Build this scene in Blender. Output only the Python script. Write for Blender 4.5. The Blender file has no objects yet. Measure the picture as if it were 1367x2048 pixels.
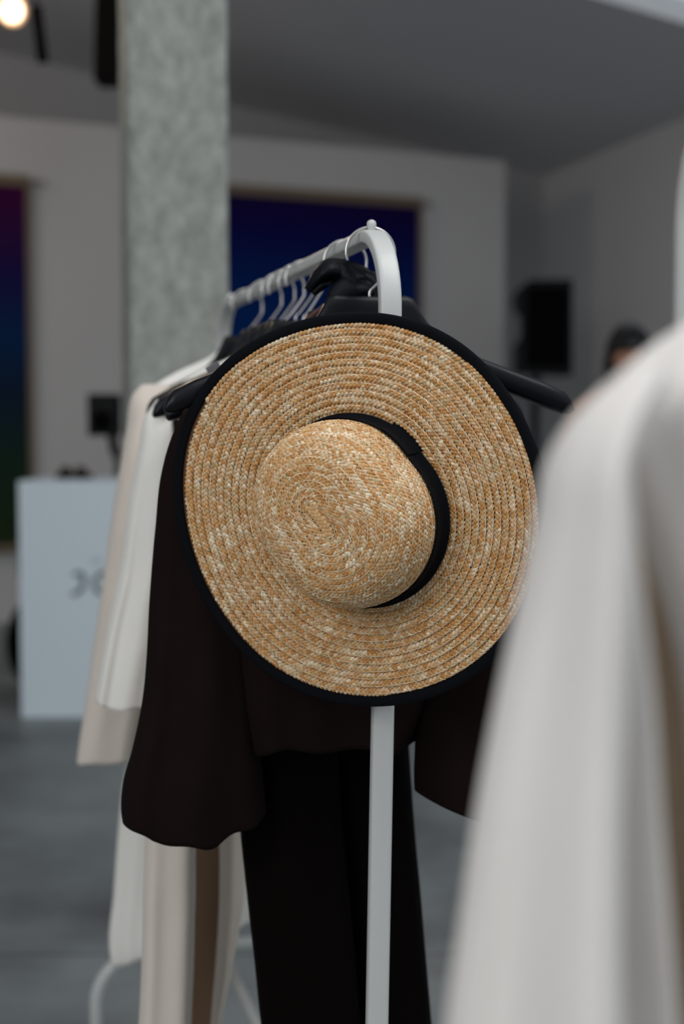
import bpy, bmesh, math, random
import numpy as np
from mathutils import Vector, Matrix, noise
random.seed(4); RNG = np.random.default_rng(7)
sc = bpy.context.scene
COL = sc.collection
# ------------------------------------------------------------------ camera, world, lights, exposure
F = 2844.0; PITCH = math.atan(180 / F); CAMZ = 1.28
cam_d = bpy.data.cameras.new('camera'); cam = bpy.data.objects.new('camera', cam_d); COL.objects.link(cam)
cam.location = (0, 0, CAMZ); cam.rotation_euler = (math.pi / 2 - PITCH, 0, 0)
cam_d.sensor_fit = 'VERTICAL'; cam_d.sensor_height = 36; cam_d.sensor_width = 24; cam_d.lens = 36 * F / 2048
cam_d.clip_start = .02; cam_d.clip_end = 100
cam_d.dof.use_dof = True; cam_d.dof.focus_distance = 1.475; cam_d.dof.aperture_fstop = 2.8
sc.camera = cam
sc.view_settings.view_transform = 'Standard'; sc.view_settings.look = 'None'
sc.view_settings.gamma = 1; sc.view_settings.use_curve_mapping = False
sc.view_settings.exposure = 0.0
world = bpy.data.worlds.new('daylight'); sc.world = world; world.use_nodes = True
wb = world.node_tree.nodes['Background']; wb.inputs[0].default_value = (.86, .94, 1.0, 1); wb.inputs[1].default_value = .68

def area(name, loc, target, sx, sy, power, color, spread=math.pi):
    d = bpy.data.lights.new(name, 'AREA'); d.shape = 'RECTANGLE'; d.size = sx; d.size_y = sy
    d.energy = power; d.color = color; d.spread = spread
    o = bpy.data.objects.new(name, d); COL.objects.link(o); o.location = loc
    o.rotation_euler = (Vector(target) - Vector(loc)).to_track_quat('-Z', 'Y').to_euler()
    return o
area('front_window_light', (-2.6, -2.2, 2.9), (0.0, 1.6, 1.1), 2.6, 2.2, 74, (1.0, .985, .965))
area('skylight_light', (1.3, .9, 3.9), (0.1, 1.6, 1.1), 1.6, 1.6, 46, (1.0, .985, .96))
area('wall_spot_light', (-3.4, 6.2, 3.6), (-1.9, 9.2, 2.2), .3, .3, 13, (1.0, .80, .66))

def ray(px, py):
    x = (px - 683.5) / F; y = -(py - 1024) / F
    return np.array([x, math.cos(PITCH) + y * math.sin(PITCH), -math.sin(PITCH) + y * math.cos(PITCH)])
def P(px, py, Y):                       # the point seen at a pixel, at depth Y
    r = ray(px, py); return np.array([0, 0, CAMZ]) + r * (Y / r[1])
def on_plane(px, py, p0, n):
    r = ray(px, py); c = np.array([0, 0, CAMZ]); return c + r * (np.dot(np.array(p0) - c, n) / np.dot(r, n))

# ------------------------------------------------------------------ materials
def srgb(r, g, b):
    f = lambda c: (c / 255 / 12.92) if c / 255 <= .04045 else ((c / 255 + .055) / 1.055) ** 2.4
    return (f(r), f(g), f(b), 1)
def mat(name, col, rough=.6, metal=0, spec=.5, bump=None, var=None, sheen=0, coat=0, emit=None):
    m = bpy.data.materials.new(name); m.use_nodes = True; nt = m.node_tree; b = nt.nodes['Principled BSDF']
    b.inputs['Base Color'].default_value = col; b.inputs['Roughness'].default_value = rough
    b.inputs['Metallic'].default_value = metal; b.inputs['Specular IOR Level'].default_value = spec
    if sheen: b.inputs['Sheen Weight'].default_value = sheen
    if coat: b.inputs['Coat Weight'].default_value = coat; b.inputs['Coat Roughness'].default_value = .15
    if emit: b.inputs['Emission Color'].default_value = emit[0]; b.inputs['Emission Strength'].default_value = emit[1]
    tc = nt.nodes.new('ShaderNodeTexCoord')
    if var:                              # (scale, second colour, stretch)
        n = nt.nodes.new('ShaderNodeTexNoise'); n.inputs['Scale'].default_value = var[0]; n.inputs['Detail'].default_value = 8
        n.inputs['Roughness'].default_value = .62
        mp = nt.nodes.new('ShaderNodeMapping'); mp.inputs['Scale'].default_value = var[2] if len(var) > 2 else (1, 1, 1)
        nt.links.new(tc.outputs['Object'], mp.inputs[0]); nt.links.new(mp.outputs[0], n.inputs['Vector'])
        r = nt.nodes.new('ShaderNodeValToRGB'); r.color_ramp.elements[0].position = .36; r.color_ramp.elements[1].position = .64
        r.color_ramp.elements[0].color = col; r.color_ramp.elements[1].color = var[1]
        nt.links.new(n.outputs[0], r.inputs[0]); nt.links.new(r.outputs[0], b.inputs['Base Color'])
    if bump:                             # (scale, strength, distance)
        n = nt.nodes.new('ShaderNodeTexNoise'); n.inputs['Scale'].default_value = bump[0]; n.inputs['Detail'].default_value = 6
        nt.links.new(tc.outputs['Object'], n.inputs['Vector'])
        bp = nt.nodes.new('ShaderNodeBump'); bp.inputs['Strength'].default_value = bump[1]; bp.inputs['Distance'].default_value = bump[2]
        nt.links.new(n.outputs[0], bp.inputs['Height']); nt.links.new(bp.outputs[0], b.inputs['Normal'])
    return m
def fabric(name, col, rough=.85, sheen=.2, weave=1400, strength=.25, spec=.2):
    m = mat(name, col, rough, spec=spec, sheen=sheen); nt = m.node_tree; b = nt.nodes['Principled BSDF']
    tc = nt.nodes.new('ShaderNodeTexCoord'); hs = []
    for d in ('Z', 'X'):
        w = nt.nodes.new('ShaderNodeTexWave'); w.bands_direction = d; w.inputs['Scale'].default_value = weave / 6.28; w.inputs['Distortion'].default_value = 1.5
        nt.links.new(tc.outputs['Object'], w.inputs['Vector']); hs.append(w)
    n = nt.nodes.new('ShaderNodeTexNoise'); n.inputs['Scale'].default_value = 24; nt.links.new(tc.outputs['Object'], n.inputs['Vector'])
    a = nt.nodes.new('ShaderNodeMath'); a.operation = 'ADD'; nt.links.new(hs[0].outputs['Fac'], a.inputs[0]); nt.links.new(hs[1].outputs['Fac'], a.inputs[1])
    bp = nt.nodes.new('ShaderNodeBump'); bp.inputs['Strength'].default_value = strength; bp.inputs['Distance'].default_value = .0004
    nt.links.new(a.outputs[0], bp.inputs['Height'])
    bp2 = nt.nodes.new('ShaderNodeBump'); bp2.inputs['Strength'].default_value = .25; bp2.inputs['Distance'].default_value = .004
    nt.links.new(n.outputs[0], bp2.inputs['Height']); nt.links.new(bp.outputs[0], bp2.inputs['Normal']); nt.links.new(bp2.outputs[0], b.inputs['Normal'])
    return m
M = {}
M['wall'] = mat('white_wall_paint', (.56, .545, .54, 1), .85, bump=(60, .1, .002))
M['wall2'] = mat('grey_wall_paint', (.42, .42, .43, 1), .85, bump=(60, .1, .002))
M['wall3'] = mat('pale_grey_wall_paint', (.70, .70, .71, 1), .85, bump=(60, .1, .002))
M['ceiling'] = mat('grey_ceiling_plaster', (.66, .66, .68, 1), .9, bump=(30, .1, .003))
M['floor'] = mat('polished_concrete', (.135, .145, .15, 1), .45, spec=.4, var=(1.25, (.29, .315, .32, 1)), bump=(9, .12, .004))
M['joint'] = mat('floor_joint_filler', (.07, .07, .07, 1), .8)
M['concrete'] = mat('board_cast_concrete', (.22, .23, .205, 1), .85, var=(30, (.335, .355, .335, 1), (1, 1, .55)), bump=(60, .8, .006))
M['plaster'] = mat('pale_concrete', (.38, .38, .37, 1), .85, bump=(40, .3, .003))
M['darksteel'] = mat('dark_brown_steel', (.005, .003, .0025, 1), .7, spec=.1)
M['white_metal'] = mat('white_powder_coated_steel', (.54, .55, .54, 1), .42, coat=.15)
M['chrome'] = mat('satin_nickel_wire', (.62, .60, .60, 1), .28, metal=1)
M['black_wood'] = mat('black_lacquered_wood', (.0025, .003, .0055, 1), .40, spec=.24, bump=(90, .08, .001))
M['black_ribbon'] = fabric('black_grosgrain', (.0025, .003, .005, 1), .8, 0, 3500, .5, .12)
M['black_satin'] = mat('black_satin', (.003, .0035, .006, 1), .5, spec=.16, bump=(30, .3, .004))
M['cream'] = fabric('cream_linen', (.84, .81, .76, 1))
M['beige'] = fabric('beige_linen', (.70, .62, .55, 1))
M['brown'] = fabric('dark_brown_crepe', (.0085, .0038, .0034, 1), .85, 0, 1800, .25, .10)
M['brown2'] = fabric('near_black_brown_crepe', (.0028, .0015, .0012, 1), .85, 0, 1800, .25, .06)
M['offwhite'] = fabric('off_white_crepe', (.80, .755, .72, 1), .8, .2)
M['fold_shade_brown'] = fabric('fold_shade_brown', (.17, .105, .065, 1), .8, .1)  # beige cloth in deep shade, the darkness put into the colour
M['tan'] = fabric('tan_lining', (.46, .34, .24, 1), .8, .1)
M['board'] = mat('white_laminate', (.76, .86, .93, 1), .6)
M['grey_letter'] = mat('dark_grey_vinyl', (.075, .11, .12, 1), .5)
M['pale_letter'] = mat('pale_grey_vinyl', (.36, .42, .46, 1), .5)
M['black'] = mat('black_plastic', (.003, .003, .0035, 1), .6, spec=.2, bump=(200, .2, .001))
M['blackcloth'] = mat('black_cloth', (.002, .002, .002, 1), .9, spec=.05)
M['skin'] = mat('skin', (.50, .25, .17, 1), .5)
M['hair'] = mat('black_hair', (.004, .004, .006, 1), .4, bump=(200, .4, .002))
M['shirt'] = fabric('pale_shirt', (.5, .5, .5, 1))
M['lamp'] = mat('lit_lamp_glass', (1, .8, .6, 1), .4, emit=((1.0, .80, .56, 1), 3.5))
M['lamp_rim'] = mat('brass_lamp_rim', (.72, .50, .34, 1), .3, metal=.6)
M['leather'] = mat('dark_brown_leather', (.03, .015, .009, 1), .5)
M['oak'] = mat('stained_wood_batten', (.17, .12, .075, 1), .6)
# straw
m = mat('plaited_wheat_straw', (.6, .4, .2, 1), .42, spec=.35); nt = m.node_tree; b = nt.nodes['Principled BSDF']
at = nt.nodes.new('ShaderNodeAttribute'); at.attribute_name = 'straw'
tc = nt.nodes.new('ShaderNodeTexCoord'); n = nt.nodes.new('ShaderNodeTexNoise'); n.inputs['Scale'].default_value = 900; n.inputs['Detail'].default_value = 3
nt.links.new(tc.outputs['Object'], n.inputs['Vector'])
mx = nt.nodes.new('ShaderNodeMixRGB'); mx.blend_type = 'MULTIPLY'; mx.inputs[0].default_value = .30
nt.links.new(at.outputs['Color'], mx.inputs[1]); nt.links.new(n.outputs[0], mx.inputs[2]); nt.links.new(mx.outputs[0], b.inputs['Base Color'])
bp = nt.nodes.new('ShaderNodeBump'); bp.inputs['Strength'].default_value = .25; bp.inputs['Distance'].default_value = .0004
nt.links.new(n.outputs[0], bp.inputs['Height']); nt.links.new(bp.outputs[0], b.inputs['Normal']); M['straw'] = m

# ------------------------------------------------------------------ object helpers
WL = {}
def tag(o, label=None, cat=None, group=None, kind=None):
    if label: o['label'] = label
    if cat: o['category'] = cat
    if group: o['group'] = group
    if kind: o['kind'] = kind
    return o
def empty(name, loc, label=None, cat=None, group=None):
    o = bpy.data.objects.new(name, None); COL.objects.link(o); o.location = loc; o.empty_display_size = .05
    WL[o] = np.array(loc, float); return tag(o, label, cat, group)
def mk(name, verts, faces, material, parent=None, smooth=True, origin=None, bevel=0, solid=0, subd=0, wn=False):
    v = np.asarray(verts, float)
    c = np.array(origin, float) if origin is not None else np.array([(v[:, 0].min() + v[:, 0].max()) / 2, (v[:, 1].min() + v[:, 1].max()) / 2, v[:, 2].min()])
    me = bpy.data.meshes.new(name); me.from_pydata((v - c).tolist(), [], [tuple(int(i) for i in f) for f in faces]); me.update()
    if isinstance(material, str): material = M[material]
    me.materials.append(material)
    bm = bmesh.new(); bm.from_mesh(me); bmesh.ops.recalc_face_normals(bm, faces=bm.faces); bm.to_mesh(me); bm.free()
    if smooth: me.polygons.foreach_set('use_smooth', [True] * len(me.polygons))
    o = bpy.data.objects.new(name, me); COL.objects.link(o)
    if parent is not None: o.parent = parent; o.location = c - WL[parent]
    else: o.location = c
    WL[o] = c
    if solid: q = o.modifiers.new('solid', 'SOLIDIFY'); q.thickness = solid; q.offset = 0
    if bevel: q = o.modifiers.new('bevel', 'BEVEL'); q.width = bevel; q.segments = 3; q.limit_method = 'ANGLE'; q.angle_limit = .6
    if subd: q = o.modifiers.new('subd', 'SUBSURF'); q.levels = subd; q.render_levels = subd
    if bevel: q = o.modifiers.new('wn', 'WEIGHTED_NORMAL')
    return o
def box(cx, cy, cz, sx, sy, sz, yaw=0):
    c, s = math.cos(yaw), math.sin(yaw); v = []
    for z in (-1, 1):
        for x, y in ((-1, -1), (1, -1), (1, 1), (-1, 1)):
            X, Y = x * sx / 2, y * sy / 2; v.append((cx + X * c - Y * s, cy + X * s + Y * c, cz + z * sz / 2))
    return v, [(0, 3, 2, 1), (4, 5, 6, 7), (0, 1, 5, 4), (1, 2, 6, 5), (2, 3, 7, 6), (3, 0, 4, 7)]
def join(*parts):
    V = []; Fc = []
    for v, f in parts:
        k = len(V); V += [tuple(p) for p in v]; Fc += [tuple(i + k for i in q) for q in f]
    return V, Fc
def prism(poly, d):                      # closed polygon (3D points) extruded along vector d
    n = len(poly); v = [tuple(p) for p in poly] + [tuple(np.array(p) + d) for p in poly]
    return v, [tuple(range(n - 1, -1, -1)), tuple(range(n, 2 * n))] + [(i, (i + 1) % n, n + (i + 1) % n, n + i) for i in range(n)]
def catmull(pts, per=8):
    p = np.array(pts, float); p = np.vstack([2 * p[0] - p[1], p, 2 * p[-1] - p[-2]]); out = []
    for i in range(1, len(p) - 2):
        for t in np.linspace(0, 1, per, endpoint=False):
            a, b_, c, d = p[i - 1:i + 3]
            out.append(.5 * (2 * b_ + (c - a) * t + (2 * a - 5 * b_ + 4 * c - d) * t * t + (3 * b_ - a - 3 * c + d) * t ** 3))
    out.append(p[-2]); return np.array(out)
def sweep(path, prof, side=None, closed=False, cap=True, scale=None):
    path = np.array(path, float); n = len(path); T = np.gradient(path, axis=0)
    if closed: T = np.roll(path, -1, 0) - np.roll(path, 1, 0)
    T /= np.linalg.norm(T, axis=1)[:, None] + 1e-12; V = []; m_ = len(prof); A = None
    for i in range(n):
        if side is not None: A = np.array(side[i] if np.ndim(side) == 2 else side, float)
        elif A is None: A = np.cross(T[i], (0, 0, 1)) if abs(T[i][2]) < .9 else np.cross(T[i], (1, 0, 0))
        A = A - T[i] * np.dot(A, T[i]); A /= np.linalg.norm(A); B = np.cross(T[i], A); s = 1 if scale is None else scale[i]
        for (a, b_) in prof: V.append(path[i] + A * a * s + B * b_ * s)
    Fc = [(i * m_ + j, i * m_ + (j + 1) % m_, (i + 1) * m_ + (j + 1) % m_, (i + 1) * m_ + j) for i in range(n - 1) for j in range(m_)]
    if closed: Fc += [((n - 1) * m_ + j, (n - 1) * m_ + (j + 1) % m_, (j + 1) % m_, j) for j in range(m_)]
    elif cap: Fc += [tuple(range(m_ - 1, -1, -1)), tuple((n - 1) * m_ + j for j in range(m_))]
    return V, Fc
def circ(r, n=12, ry=None): return [(r * math.cos(2 * math.pi * i / n), (ry or r) * math.sin(2 * math.pi * i / n)) for i in range(n)]
def sup(a, b_, n=24, e=3.):
    o = []
    for i in range(n):
        t = 2 * math.pi * i / n; c, s = math.cos(t), math.sin(t)
        o.append((a * math.copysign(abs(c) ** (2 / e), c), b_ * math.copysign(abs(s) ** (2 / e), s)))
    return o
def lathe(prof, c, n=32, axis=None):
    V = []; R = Vector((0, 0, 1)).rotation_difference(Vector(axis)).to_matrix() if axis is not None else Matrix.Identity(3)
    for r, z in prof:
        for i in range(n):
            t = 2 * math.pi * i / n; p = R @ Vector((r * math.cos(t), r * math.sin(t), z)); V.append((c[0] + p.x, c[1] + p.y, c[2] + p.z))
    m_ = len(prof)
    Fc = [(i * n + j, i * n + (j + 1) % n, (i + 1) * n + (j + 1) % n, (i + 1) * n + j) for i in range(m_ - 1) for j in range(n)]
    return V, Fc + [tuple(range(n - 1, -1, -1)), tuple((m_ - 1) * n + j for j in range(n))]
def ball(c, r, n=16, s=(1, 1, 1)):
    V, Fc = lathe([(max(1e-4, r * math.sin(a)), -r * math.cos(a)) for a in np.linspace(0.02, math.pi - .02, n)], (0, 0, 0), n * 2)
    return [(c[0] + v[0] * s[0], c[1] + v[1] * s[1], c[2] + v[2] * s[2]) for v in V], Fc

# ------------------------------------------------------------------ the room
def structure(o): return tag(o, kind='structure')
structure(mk('floor', *box(0, 4.5, -.1, 16, 23, .2), 'floor', smooth=False, origin=(0, 0, 0)))
jt = [box(x, 4.5, .0005, .006, 22, .001) for x in (-1.55, 1.45)] + [box(0, y, .0005, 15, .006, .001) for y in (3.35, 6.85)]
structure(mk('trim_1', *join(*jt), 'joint', smooth=False))
a65 = math.radians(65.3); d1 = np.array([math.sin(a65), math.cos(a65), 0]); d2 = np.array([d1[1], -d1[0], 0])      # along the back, towards us
L0 = P(0, 232, 9.05); R0 = on_plane(1010, 322, L0, d2)
s0 = L0 - d1 * 3.2; e0 = np.array([R0[0], R0[1], 0])
def wallbox(p, q, z0, z1, thick, m_, name, top2=None):
    p = np.array(p); q = np.array(q); nrm = -d2 if abs(np.dot((q - p), d2)) < abs(np.dot((q - p), d1)) else d1
    t2 = top2 if top2 is not None else z1
    v = [(p[0], p[1], z0), (q[0], q[1], z0), (q[0], q[1], t2), (p[0], p[1], z1)]
    return structure(mk(name, *prism(v, nrm * thick), m_, smooth=False))
wallbox(s0, e0, 0, L0[2], .16, 'wall', 'wall_partition')
# sloped ceiling: plane through the corner
C = P(1085, 353, 12.0); n65 = d2
bk0 = on_plane(0, 105, C, n65)
gx = (bk0[2] - C[2]) / np.dot(bk0 - C, d1)
rw = on_plane(1367, 236, C, d1); gy = (rw[2] - C[2]) / np.dot(rw - C, d2)
def ceil_z(p): q = np.array([p[0], p[1], 0]) - np.array([C[0], C[1], 0]); return C[2] + gx * np.dot(q, d1) + gy * np.dot(q, d2)
far_l = C - d1 * 9.5; near_r = C + d2 * 13
wallbox((far_l[0], far_l[1], 0), (C[0], C[1], 0), 0, ceil_z(far_l), .2, 'wall2', 'wall_back', ceil_z(C))
wallbox((C[0], C[1], 0), (near_r[0], near_r[1], 0), 0, ceil_z(C), .2, 'wall3', 'wall_right', ceil_z(near_r))
# ceiling with the skylight opening: edge seen through (1210,0)-(1367,46)
nc = np.array([0, 0, 1.]) - gx * d1 - gy * d2
e1 = on_plane(1210, 0, C, nc); e2 = on_plane(1367, 46, C, nc); ed = (e2 - e1) / np.linalg.norm(e2 - e1)
ea = e1 - ed * 2.2; eb = e1 + ed * 3.2; perp = np.cross(nc, ed); perp /= np.linalg.norm(perp)
if perp[1] > 0: perp = -perp
def cquad(pts, name):
    v = [(p[0], p[1], ceil_z(p)) for p in pts]; structure(mk(name, *prism(v, np.array([0, 0, .15])), 'ceiling', smooth=False))
W = 1.5
far1 = far_l - d1 * 0.5 - d2 * .3; far2 = C + d1 * .3 - d2 * .3
cl = ea - ed * 8; cr = eb + ed * 3
cquad([far1, far2, cr, eb, ea, cl], 'ceiling')
cquad([ea - ed * 8, ea, ea + perp * W, cl + perp * W], 'ceiling')
cquad([eb, cr, cr + perp * W, eb + perp * W], 'ceiling')
cquad([cl + perp * W, cr + perp * W, cr + perp * 5, cl + perp * 5], 'ceiling')
kerb = [(p[0], p[1], ceil_z(p) + .02) for p in (ea, eb)]
wl0 = np.array([-6.5, -1.5, 0]); 
fy = -6.0
structure(mk('wall_front', *join(box(0, fy, .5, 14, .2, 1.0), box(0, fy, 4.6, 14, .2, 2.0), box(-6, fy, 2.3, 2, .2, 2.6), box(5.6, fy, 2.3, 2.8, .2, 2.6), box(-.4, fy, 2.3, .5, .2, 2.6)), 'wall', smooth=False))
structure(mk('wall_left', *box(-7.0, 5.5, 2.6, .2, 15, 5.2), 'wall', smooth=False))
# concrete pillar, slightly turned, rough edges
PY = 3.43
pa = P(256, 300, PY); pb = P(457, 300, PY + .03); pl = P(238, 300, PY + .10)
w_dir = (pb - pa); w_dir[2] = 0; pw = np.linalg.norm(w_dir); w_dir /= pw
dd = pl - pa; dd[2] = 0; dd = np.array([-.06, .25, 0]) 
poly = [pa[:2], pb[:2], (pb + dd)[:2], (pa + dd)[:2]]
V = []; nz = 260; per = []
for k in range(4):
    a_ = np.array(poly[k]); b_ = np.array(poly[(k + 1) % 4]); nn = 26 if k % 2 == 0 else 20
    for t in np.linspace(0, 1, nn, endpoint=False): per.append((a_ * (1 - t) + b_ * t, min(t, 1 - t), k))
cen = np.mean(np.array([p[0] for p in per]), axis=0)
zt = 4.9
for i in range(nz + 1):
    z = zt * i / nz
    for p, e, k in per:
        q = np.array(p); dirc = (q - cen) / np.linalg.norm(q - cen)
        ch = max(0, noise.noise(Vector((q[0] * 9, q[1] * 9, z * 14)))) * (.016 if e < .04 else .002) + (.004 if e < .02 else 0)
        q = q - dirc * (ch + .002 * noise.noise(Vector((q[0] * 40, q[1] * 40, z * 22))))
        V.append((q[0], q[1], z))
m_ = len(per)
Fc = [(i * m_ + j, i * m_ + (j + 1) % m_, (i + 1) * m_ + (j + 1) % m_, (i + 1) * m_ + j) for i in range(nz) for j in range(m_)]
pil = mk('concrete_pillar', V, Fc + [tuple(range(m_ - 1, -1, -1)), tuple(nz * m_ + j for j in range(m_))], 'concrete', smooth=False)
tag(pil, kind='structure'); pil.name = 'trim_2'

# ------------------------------------------------------------------ wall pieces
def grad_mat(name, stops, top, bot):
    m = mat(name, (0, 0, 0, 1), .8, spec=.06); nt = m.node_tree; b = nt.nodes['Principled BSDF']
    tc = nt.nodes.new('ShaderNodeTexCoord'); sp = nt.nodes.new('ShaderNodeSeparateXYZ'); mr = nt.nodes.new('ShaderNodeMapRange')
    mr.inputs['From Min'].default_value = bot; mr.inputs['From Max'].default_value = top
    r = nt.nodes.new('ShaderNodeValToRGB'); r.color_ramp.elements[0].position = stops[0][0]; r.color_ramp.elements[0].color = stops[0][1]
    r.color_ramp.elements[1].position = stops[-1][0]; r.color_ramp.elements[1].color = stops[-1][1]
    for s, c in stops[1:-1]: e = r.color_ramp.elements.new(s); e.color = c
    nt.links.new(tc.outputs['Object'], sp.inputs[0]); nt.links.new(sp.outputs['Z'], mr.inputs[0]); nt.links.new(mr.outputs[0], r.inputs[0]); nt.links.new(r.outputs[0], b.inputs['Base Color'])
    return m
pp = L0 + d2 * .05
def hanging(pxL, pxR, top, bot, ref, stops, label):
    A = on_plane(pxL, top, pp, d2) if pxL is not None else None
    Rt = on_plane(pxR, top, pp, d2); zt_ = Rt[2]; Rb = on_plane(pxR, bot, pp, d2); zb = Rb[2]
    A = A if A is not None else Rt - d1 * 1.5
    w = np.dot(Rt - A, d1); c = Rt - d1 * w / 2
    yaw = math.atan2(d1[1], d1[0])
    root = empty('hanging_artwork', (c[0], c[1], zb), label, 'artwork')
    g = grad_mat('gradient_' + ref, stops, zt_ - zb, 0)
    mk('canvas', *box(c[0], c[1], (zt_ + zb) / 2, w, .02, zt_ - zb, yaw), g, root, smooth=False)
    e_ = .035
    mk('batten', *box(c[0], c[1], zt_ + .03, w + .06, .05, .07, yaw), 'oak', root, smooth=False, bevel=.004)
    for s in (-1, 1):
        q = c + d1 * s * (w / 2 + e_ / 2)
        mk('edge_strip', *box(q[0], q[1], (zt_ + zb) / 2, e_, .03, zt_ - zb, yaw), 'oak', root, smooth=False)
    q = c + d1 * (w / 2 + .10)
    mk('rod_end', *sweep([c + d1 * (-w / 2 - .12) + [0, 0, zt_ - c[2] + .03] - d2 * .0, c + d1 * (w / 2 + .12) + [0, 0, zt_ - c[2] + .03]], circ(.012)), 'chrome', root)
    mk('batten', *box(c[0], c[1], zb - .03, w + .06, .04, .05, yaw), 'oak', root, smooth=False, bevel=.004)
D = lambda r, g, b: (r, g, b, 1)
hanging(None, 50, 372, 1086, 'purple', [(0, D(.02, .035, .012)), (.25, D(.012, .03, .022)), (.42, D(.008, .018, .04)), (.58, D(.004, .025, .09)), (.75, D(.012, .008, .07)), (1, D(.055, .004, .04))],
        'tall panel fading from purple to dark green at the left edge of the photo')
hanging(400, 835, 414, 1130, 'blue', [(0, D(.002, .06, .2)), (.5, D(.001, .036, .17)), (.78, D(.001, .018, .12)), (.92, D(.006, .004, .075)), (1, D(.012, .003, .05))],
        'navy blue hanging panel on the partition wall behind the clothes rail')

# lamp and hung fittings at the top left
lp = P(22, 20, 5.2); root = empty('ceiling_spotlight', tuple(lp), 'lit round spotlight with warm rim at the top left corner', 'ceiling light')
ax = np.array([.55, -.75, -.35]); ax /= np.linalg.norm(ax)
mk('housing', *lathe([(.03, -.19), (.05, -.18), (.056, -.02), (.062, 0)], lp, 32, ax), 'lamp_rim', root)
mk('rim', *lathe([(.058, 0), (.062, .004), (.062, .02), (.05, .022), (.042, .005), (.03, .004)], lp, 32, ax), 'lamp_rim', root)
mk('lens', *ball(lp + ax * .008 , .040, 14, (1, 1, 1)), 'lamp', root)
ct = np.array([lp[0] - ax[0] * .1, lp[1] - ax[1] * .1, 0]); ct[2] = ceil_z(ct)
mk('stem', *sweep([lp - ax * .1, ct], circ(.012)), 'darksteel', root)
pd = bpy.data.lights.new('spotlight_beam', 'SPOT'); pd.energy = 30; pd.color = (1, .8, .6); pd.spot_size = 1.2
po = bpy.data.objects.new('spotlight_beam', pd); COL.objects.link(po); po.location = lp + ax * .06; po.rotation_euler = Vector(ax).to_track_quat('-Z', 'Y').to_euler()
a_ = P(86, 124, 6.0); b_ = P(72, 14, 6.0); t_ = a_ + (b_ - a_) * 1.0; t_[2] = ceil_z(t_)
root = empty('track_light', tuple(a_), 'thin black cylinder light hanging from the ceiling beside the lit spotlight', 'ceiling light')
mk('tube', *sweep([a_, b_], circ(.024, 20)), 'darksteel', root); mk('cord', *sweep([b_, (b_[0], b_[1], ceil_z(b_))], circ(.006)), 'darksteel', root)
a_ = P(186, 160, 7.0); b_ = P(262, 160, 7.0); t1 = P(200, 0, 7.0)
v = []
top = ceil_z(a_)
sx = [(a_[0], a_[2]), (b_[0], b_[2]), (b_[0], top), (a_[0] + (t1[0] - a_[0]) * 1.6, top), (a_[0] + .01, a_[2] + .35)]
tag(mk('steel_column', *prism([(x, 7.0, z) for x, z in sx], np.array([0, .18, 0])), 'darksteel', smooth=False, bevel=.01), 'dark brown steel hanger dropping from the ceiling just left of the pillar', 'hanger bracket')

# ------------------------------------------------------------------ counter with lettering
BY = 6.1
bl = P(36, 962, BY); brr = P(430, 955, BY); bw = brr[0] - bl[0]; bh = bl[2]; bc = (bl[0] + brr[0]) / 2
root = empty('reception_counter', (bc, BY, 0), 'pale blue white counter with dark grey lettering in front of the partition', 'counter')
mk('front_panel', *box(bc, BY + .01, bh / 2, bw, .02, bh), 'board', root, smooth=False, bevel=.002)
mk('counter_top', *box(bc, BY + .26, bh - .016, bw, .48, .03), 'board', root, smooth=False)
for s in (-1, 1): mk('side_panel', *box(bc + s * (bw / 2 - .01), BY + .26, bh / 2 - .02, .02, .48, bh - .04), 'board', root, smooth=False)
def letter(ch, px, py, hpx, m_, name, depth=BY):
    p = P(px, py, depth)
    cu = bpy.data.curves.new(name, 'FONT'); cu.body = ch; cu.size = 1; cu.extrude = .004; cu.offset = .012 if m_ == 'grey_letter' else 0
    t = bpy.data.objects.new(name, cu); COL.objects.link(t); bpy.context.view_layer.update()
    me = bpy.data.meshes.new_from_object(t); bpy.data.objects.remove(t)
    co = np.array([v.co[:] for v in me.vertices]); h = hpx / F * depth
    s = h / (co[:, 1].max() - co[:, 1].min()); co[:, 0] -= co[:, 0].min(); co[:, 1] -= co[:, 1].min()
    vs = [(p[0] + c[0] * s, BY - .002 - c[2] * .3, p[2] + c[1] * s) for c in co]
    return mk(name, vs, [tuple(q.vertices) for q in me.polygons], m_, root, smooth=False)
def arcstroke(pts, r, name, m_):
    ps = [P(x, y, BY) for x, y in pts]; ps = catmull([(p[0], BY - .003, p[2]) for p in ps], 8)
    mk(name, *sweep(ps, [(-.003, -r), (.003, -r), (.003, r), (-.003, r)], side=(0, 1, 0)), m_, root, smooth=False)
arcstroke([(147, 1148), (158, 1147), (166, 1150), (167, 1162), (165, 1174), (157, 1184), (144, 1189)], .0085, 'letter_j', 'grey_letter')
arcstroke([(213 + 24 * math.cos(t), 1167 + 22 * math.sin(t)) for t in np.linspace(0, 2 * math.pi, 17)], .0085, 'letter_o', 'grey_letter')
letter('LE', 184, 1128, 13, 'pale_letter', 'small_lettering')
# dark leather thing lying on the counter
q = P(147, 957, BY + .25); zt_ = bh
bag = []
root2 = empty('headphones', (q[0], BY + .25, zt_), 'dark brown headphones lying on top of the pale counter', 'headphones')
for s in (-1, 1):
    mk('ear_cup', *ball((q[0] + s * .034, BY + .25, zt_ + .028), .032, 12, (.95, .6, .95)), 'leather', root2)
mk('headband', *sweep(catmull([(q[0] - .075, BY + .27, zt_ + .010), (q[0] - .05, BY + .23, zt_ + .014), (q[0], BY + .21, zt_ + .016), (q[0] + .05, BY + .23, zt_ + .014), (q[0] + .075, BY + .27, zt_ + .010)]), circ(.011, 12)), 'blackcloth', root2)
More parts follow.
